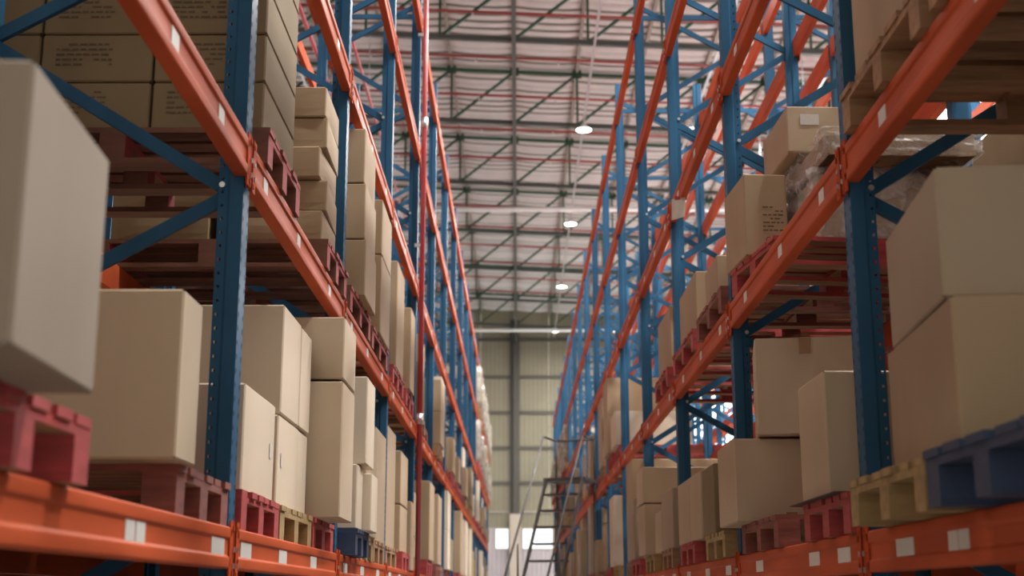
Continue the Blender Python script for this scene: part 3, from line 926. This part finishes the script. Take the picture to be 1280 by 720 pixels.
carton('R', 1.09, 11.75, 12.35, E_ + 0.81, E_ + 1.12, 'carton with a small white sticker before fourth upright of step-ladder rack', 'm', 0.6, 0, 0.005, RG1, sticker=[(0.02, 0.2, 0.06, 0.09)])
pallet('R', 'red', 1.165, 13.0, 13.9, Z1, 'red pallet past the fourth upright of step-ladder rack, lowest shelf')
carton('R', 1.12, 13.05, 13.9, T1, E_ + 0.95, 'greyish carton with a sticker past fourth upright of step-ladder rack', 'g', 0.7, 0, 0.005, RG1, sticker=[(0.15, 0.46, 0.06, 0.06)])

# ---- step-ladder rack, second level
pallet('R', 'brown', 1.165, 2.55, 3.50, Z2, 'bare wood pallet nearest the camera on the second shelf of step-ladder rack', n=5)
pallet('R', 'brown', 1.165, 3.60, 4.52, Z2, 'bare wood pallet before the first upright, second shelf of step-ladder rack', n=5)
carton('R', 1.20, 3.62, 4.45, T2, T2 + 0.8, 'brown carton on the bare wood pallet before the first upright', 'k', 0.9, 0, 0.004, RG2)
carton('R', 1.20, 2.55, 3.45, T2, T2 + 0.8, 'brown carton on the bare wood pallet nearest the camera', 'k', 0.9, 0, 0.004, RG2)
t = pallet('R', 'red', 1.225, 6.46, 7.24, Z2, 'red pallet standing askew before the second upright, second shelf of step-ladder rack', depth=1.1)
t.rotation_euler.z = math.radians(7)
o = carton('R', 1.51, 6.58, 7.26, T2, E_ + 2.12, 'film wrapped carton on the askew red pallet', 'm', 0.85, 4, 0.006, RG2, tape=[(-0.15, 0.10, False)])
film_shell(o, 0.85, 0.68, E_ + 2.12 - T2, 0.03)
o = carton('R', 1.52, 6.34, 7.2, E_ + 2.15, E_ + 2.27, 'thin film wrapped slab lying on the film wrapped carton', 'k', 0.75, 3, 0.004, RG2)
film_shell(o, 0.75, 0.86, 0.12, 0.02)
o = carton('R', 1.42, 6.72, 7.30, E_ + 2.295, E_ + 2.55, 'brown carton with a torn white label on top of the film wrapped slab', 'm', 0.6, 2, 0.004, RG2, sticker=[(-0.23, 0.15, 0.10, 0.06)])
o = carton('R', 1.185, 6.80, 7.26, T2, E_ + 2.20, 'dark printed carton on the askew red pallet beside the film wrapped one', 'k', 0.23, 4, 0.003, RG2, prints=[(-0.02, 0.26, 0.11, 7)])
fc = bpy.data.curves.new('printed_text', 'FONT')
fc.body = 'CE'
fc.size = 0.045
fc.extrude = 0.0003
fc.materials.append(M['ink'])
_t = bpy.data.objects.new('text_source', fc)
C.objects.link(_t)
bpy.context.view_layer.update()
tm = bpy.data.meshes.new_from_object(_t.evaluated_get(bpy.context.evaluated_depsgraph_get()))
bpy.data.objects.remove(_t)
obj('printed_text', tm, o, (-0.01, -0.23 - 0.0042, 0.07), rot=(math.pi / 2, 0, 0))
pallet('R', 'dark', 1.165, 7.5, 8.5, Z2, 'worn red pallet past the second upright, second shelf of step-ladder rack')
pallet('R', 'red', 1.165, 8.75, 9.85, Z2, 'red pallet before the third upright, second shelf of step-ladder rack')
carton('R', 1.22, 7.95, 8.45, T2, T2 + 0.30, 'carton with a torn white corner past second upright, step-ladder rack', 'k', 0.5, 0, 0.005, RG2, sticker=[(-0.02, 0.17, 0.11, 0.12)])
carton('R', 1.21, 8.85, 9.75, T2, T2 + 0.42, 'brown carton before third upright, second shelf of step-ladder rack', 'k', 0.7, 0, 0.005, RG2)
pallet('R', 'red', 1.165, 10.25, 11.25, Z2, 'red pallet past the third upright, second shelf of step-ladder rack')
carton('R', 1.20, 10.3, 11.2, T2, T2 + 0.5, 'brown carton past third upright, second shelf of step-ladder rack', 'k', 0.7, 0, 0.005, RG2)

# ---- far bays
tones = 'kkkdpg'
unit = {t: carton_mesh(1, 1, 1, M[TONE[t]], 0.01, 2, 5) for t in 'kdpg'}
def far_carton(sd, xf, y0, y1, z0, z1, label, tone, depth=0.7, group=None):
    o = obj('carton', unit[tone], None, (xf + S[sd] * depth / 2, (y0 + y1) / 2, z0))
    o.scale = (depth, y1 - y0, z1 - z0)
    tag(o, label, 'carton', group)
TW = dict(k='brown', d='dark brown', p='pale', g='greyish')
for sd in 'LR':
    for b in range(4, NB):
        if sd == 'R' and b == 4: pass
        for l in (1, 2):
            z = ztop(sd, l)
            y = fy(sd, b) + 0.12 + R.uniform(0, 0.05)
            n = 0
            if sd == 'R' and b == 4: y += 1.0
            if sd == 'R' and b == 4 and l == 2: continue
            while y < fy(sd, b + 1) - 0.9:
                n += 1
                w = R.uniform(0.78, 1.0)
                kind = R.choice(['red', 'red', 'red', 'brown', 'yellow', 'dark'])
                xf = XF[sd] + S[sd] * R.uniform(-0.06, 0.03)
                pallet(sd, kind, xf, y, round(y + 0.8, 3), z, '%s pallet, %s in %s bay, %s shelf of %s' % (WORD[kind], ORD[n], ORD[b + 1], ORD[l], RACK[sd]), detail=False, group='far pallets of the ' + RACK[sd])
                h = R.choice([0.45, 0.62, 0.8, 0.95, 1.05]) if l == 1 else R.choice([0.4, 0.5, 0.75, 0.95])
                t = R.choice(tones)
                xc = xf - S[sd] * R.uniform(-0.05, 0.05)
                two = R.random() < 0.35 and h > 0.6
                zz = z + PH
                for q in range(2 if two else 1):
                    hq = h / 2 if two else h
                    far_carton(sd, xc, y + 0.02, y + 0.76, zz, zz + hq - 0.004, '%s carton%s, %s pallet in %s bay, %s shelf of %s' % (TW[t], '' if not two else (' below', ' on top')[q], ORD[n], ORD[b + 1], ORD[l], RACK[sd]),
                               t, 0.9, 'far cartons of the ' + RACK[sd])
                    zz += hq
                y += w + 0.08
# film wrapped loads in the farthest bays, all levels
def wrapped_mesh(seed):
    bm = bmesh.new()
    bmesh.ops.create_cube(bm, size=1)
    bmesh.ops.subdivide_edges(bm, edges=bm.edges, cuts=5, use_grid_fill=True)
    rr = random.Random(seed)
    for v in bm.verts:
        v.co.z += 0.5
        if v.co.z > 0.02:
            v.co.x *= rr.uniform(0.95, 1.06)
            v.co.y *= rr.uniform(0.95, 1.06)
    me = bpy.data.meshes.new('wrapped_load')
    bm.to_mesh(me)
    bm.free()
    me.materials.append(M['wrapped'])
    me.polygons.foreach_set('use_smooth', [True] * len(me.polygons))
    return me
WM = [wrapped_mesh(i) for i in range(4)]
for sd in 'LR':
    for b in range(11, NB):
        for l in (1, 2, 3, 4):
            if sd == 'R' and l == 4: continue
            z = ztop(sd, l)
            for n in range(2):
                y = fy(sd, b) + 0.12 + n * 1.27
                if l >= 3:
                    pallet(sd, R.choice(['brown', 'red']), XF[sd] - S[sd] * 0.06, y, round(y + 1.0, 3), z, 'pallet under a wrapped load, %s in %s bay, %s shelf of %s' % (ORD[n + 1], ORD[b + 1], ORD[l], RACK[sd]), detail=False, group='far pallets of the ' + RACK[sd])
                    dx, dyy, dz = 1.15, 1.0, R.uniform(0.75, 1.0)
                    o = obj('wrapped_load', R.choice(WM), None, (XF[sd] + S[sd] * (dx / 2 - 0.075), y + 0.5, z + PH))
                    o.scale = (dx, dyy, dz)
                    tag(o, 'film wrapped pallet load, %s in %s bay, %s shelf of %s' % (ORD[n + 1], ORD[b + 1], ORD[l], RACK[sd]), 'load', 'film wrapped loads')
# ---- floor level under the lowest beams, and the racks behind
for sd in 'LR':
    for b in range(0, 4):
        for n in range(2):
            y = fy(sd, b) + 0.15 + 1.25 * n
            pallet(sd, 'brown', XF[sd] + S[sd] * 0.02, y, round(y + 1.1, 3), 0, 'brown pallet on the floor, %s in %s bay of %s' % (ORD[n + 1], ORD[b + 1], RACK[sd]), detail=False, group='pallets on the floor')
            far_carton(sd, XF[sd] + S[sd] * 0.06, y + 0.03, y + 1.07, PH, 1.32, 'big brown carton on the floor pallet, %s in %s bay of %s' % (ORD[n + 1], ORD[b + 1], RACK[sd]), 'k', 1.05, 'cartons at floor level')
for sd, x, s, nm in FAR[:2]:
    for b in range(0, 6):
        for l in (1, 2):
            for n in range(2):
                if R.random() < 0.3 or (sd == 'R' and l == 2 and b >= 4): continue
                y = fy(sd, b) + 0.15 + 1.25 * n
                z = ztop(sd, l) + 0.002
                kd = R.choice(['red', 'red', 'brown'])
                pallet(sd, kd, x - s * 0.03, y, round(y + 1.1, 3), z, '%s pallet, %s in %s bay, %s shelf, %s' % (WORD[kd], ORD[n + 1], ORD[b + 1], ORD[l], nm), depth=1.1, detail=False, group='pallets of the ' + nm)
                far_carton(sd, x + s * 0.02, y + 0.04, y + 1.05, z + PH, z + PH + R.choice([0.45, 0.7, 0.9]), 'carton, %s in %s bay, %s shelf, %s' % (ORD[n + 1], ORD[b + 1], ORD[l], nm), R.choice('kkd'), 0.95, 'cartons of the ' + nm)

# ------------------------------------------------------------------ red riser pipe
px, py = -0.925, 12.58
rp = empty('riser_pipe', (px, py, 0))
tag(rp, 'red vertical sprinkler riser pipe rising from floor to roof before the fourth upright', 'pipe')
obj('pipe_run', MB().tube((0, 0, 0.02), (0, 0, EYE + 11.45), 0.026, 12).mesh('pipe_run', M['red_pipe'], True), rp)
cp = MB().tube((0, 0, -0.05), (0, 0, 0.05), 0.036, 12).mesh('pipe_coupling', M['steel'], True)
for z in (3.1, 6.06, 9.0):
    obj('pipe_coupling', cp, rp, (0, 0, z))
obj('floor_flange', MB().tube((0, 0, 0), (0, 0, 0.02), 0.07, 12).mesh('floor_flange', M['red_pipe']), rp)
brk = MB().box(-0.075, 0, -0.015, 0.015, -0.015, 0.015).mesh('pipe_bracket', M['steel'])
for z in (2.0, 4.8, 7.0):
    obj('pipe_bracket', brk, rp, (0, 0.0, z))

# ------------------------------------------------------------------ rolling step ladder in the aisle
ld = empty('step_ladder', (-0.05, 18.2, -0.0), -math.radians(20))
tag(ld, 'dark rolling step ladder with treads and handrails standing far down the aisle', 'step ladder')
TW2 = 0.27
nst = 12
rise, run = 0.248, 0.17
tread = MB().box(-TW2, TW2, -0.02, 0.19, -0.03, 0).mesh('tread', M['black'])
for i in range(1, nst + 1):
    obj('tread', tread, ld, (0, i * run, i * rise))
ztop_l = nst * rise + 0.248
yt = (nst + 1) * run
obj('platform', MB().box(-0.33, 0.33, yt - 0.02, yt + 0.6, ztop_l - 0.05, ztop_l).mesh('platform', M['black']), ld)
for sx in (-1, 1):
    obj('stringer', MB().bar((sx * (TW2 + 0.02), 0.0, 0.06), (sx * (TW2 + 0.02), yt, ztop_l - 0.02), 0.03, 0.06, (1, 0, 0)).mesh('stringer', M['black']), ld)
    hr = MB().tube((sx * 0.31, -0.15, 0.95), (sx * 0.31, yt - 0.05, ztop_l + 0.62), 0.017, 8)
    hr.tube((sx * 0.31, yt - 0.05, ztop_l + 0.62), (sx * 0.31, yt + 0.58, ztop_l + 0.62), 0.017, 8)
    hr.tube((sx * 0.31, 0.05, 0.16), (sx * 0.31, 0.05, 1.14), 0.015, 8)
    hr.tube((sx * 0.31, 1.0, 1.5), (sx * 0.31, 1.0, 2.2), 0.015, 8)
    hr.tube((sx * 0.31, yt + 0.55, ztop_l), (sx * 0.31, yt + 0.55, ztop_l + 0.62), 0.015, 8)
    obj('handrail', hr.mesh('handrail', M['black'], True), ld)
    obj('rear_leg', MB().tube((sx * 0.3, yt + 0.55, 0.10), (sx * 0.3, yt + 0.55, ztop_l - 0.05), 0.02, 8).mesh('rear_leg', M['black'], True), ld)
    for y in (0.05, yt + 0.55):
        obj('caster', MB().tube((sx * 0.3 - 0.02, y, 0.06), (sx * 0.3 + 0.02, y, 0.06), 0.06, 12).mesh('caster', M['black']), ld)
obj('top_rail', MB().tube((-0.31, yt + 0.57, ztop_l + 0.62), (0.31, yt + 0.57, ztop_l + 0.62), 0.017, 8).mesh('top_rail', M['black'], True), ld)

# white paper tag clipped under the third-level beam of the step-ladder rack
tg = empty('paper_tag', (1.178, 9.40, ztop('R', 3) - BH), math.radians(-25))
tag(tg, 'white paper tag hanging from third level beam before the third upright of step-ladder rack', 'tag')
obj('tag_sheet', MB().prism([(-0.05, -0.16), (0.05, -0.145), (0.055, 0.0), (-0.045, 0.0)], 'y', -0.008, -0.006).mesh('tag_sheet', M['label']), tg)
obj('tag_clip', MB().box(-0.02, 0.02, -0.012, 0.004, -0.012, 0.016).mesh('tag_clip', M['red_pipe']), tg)
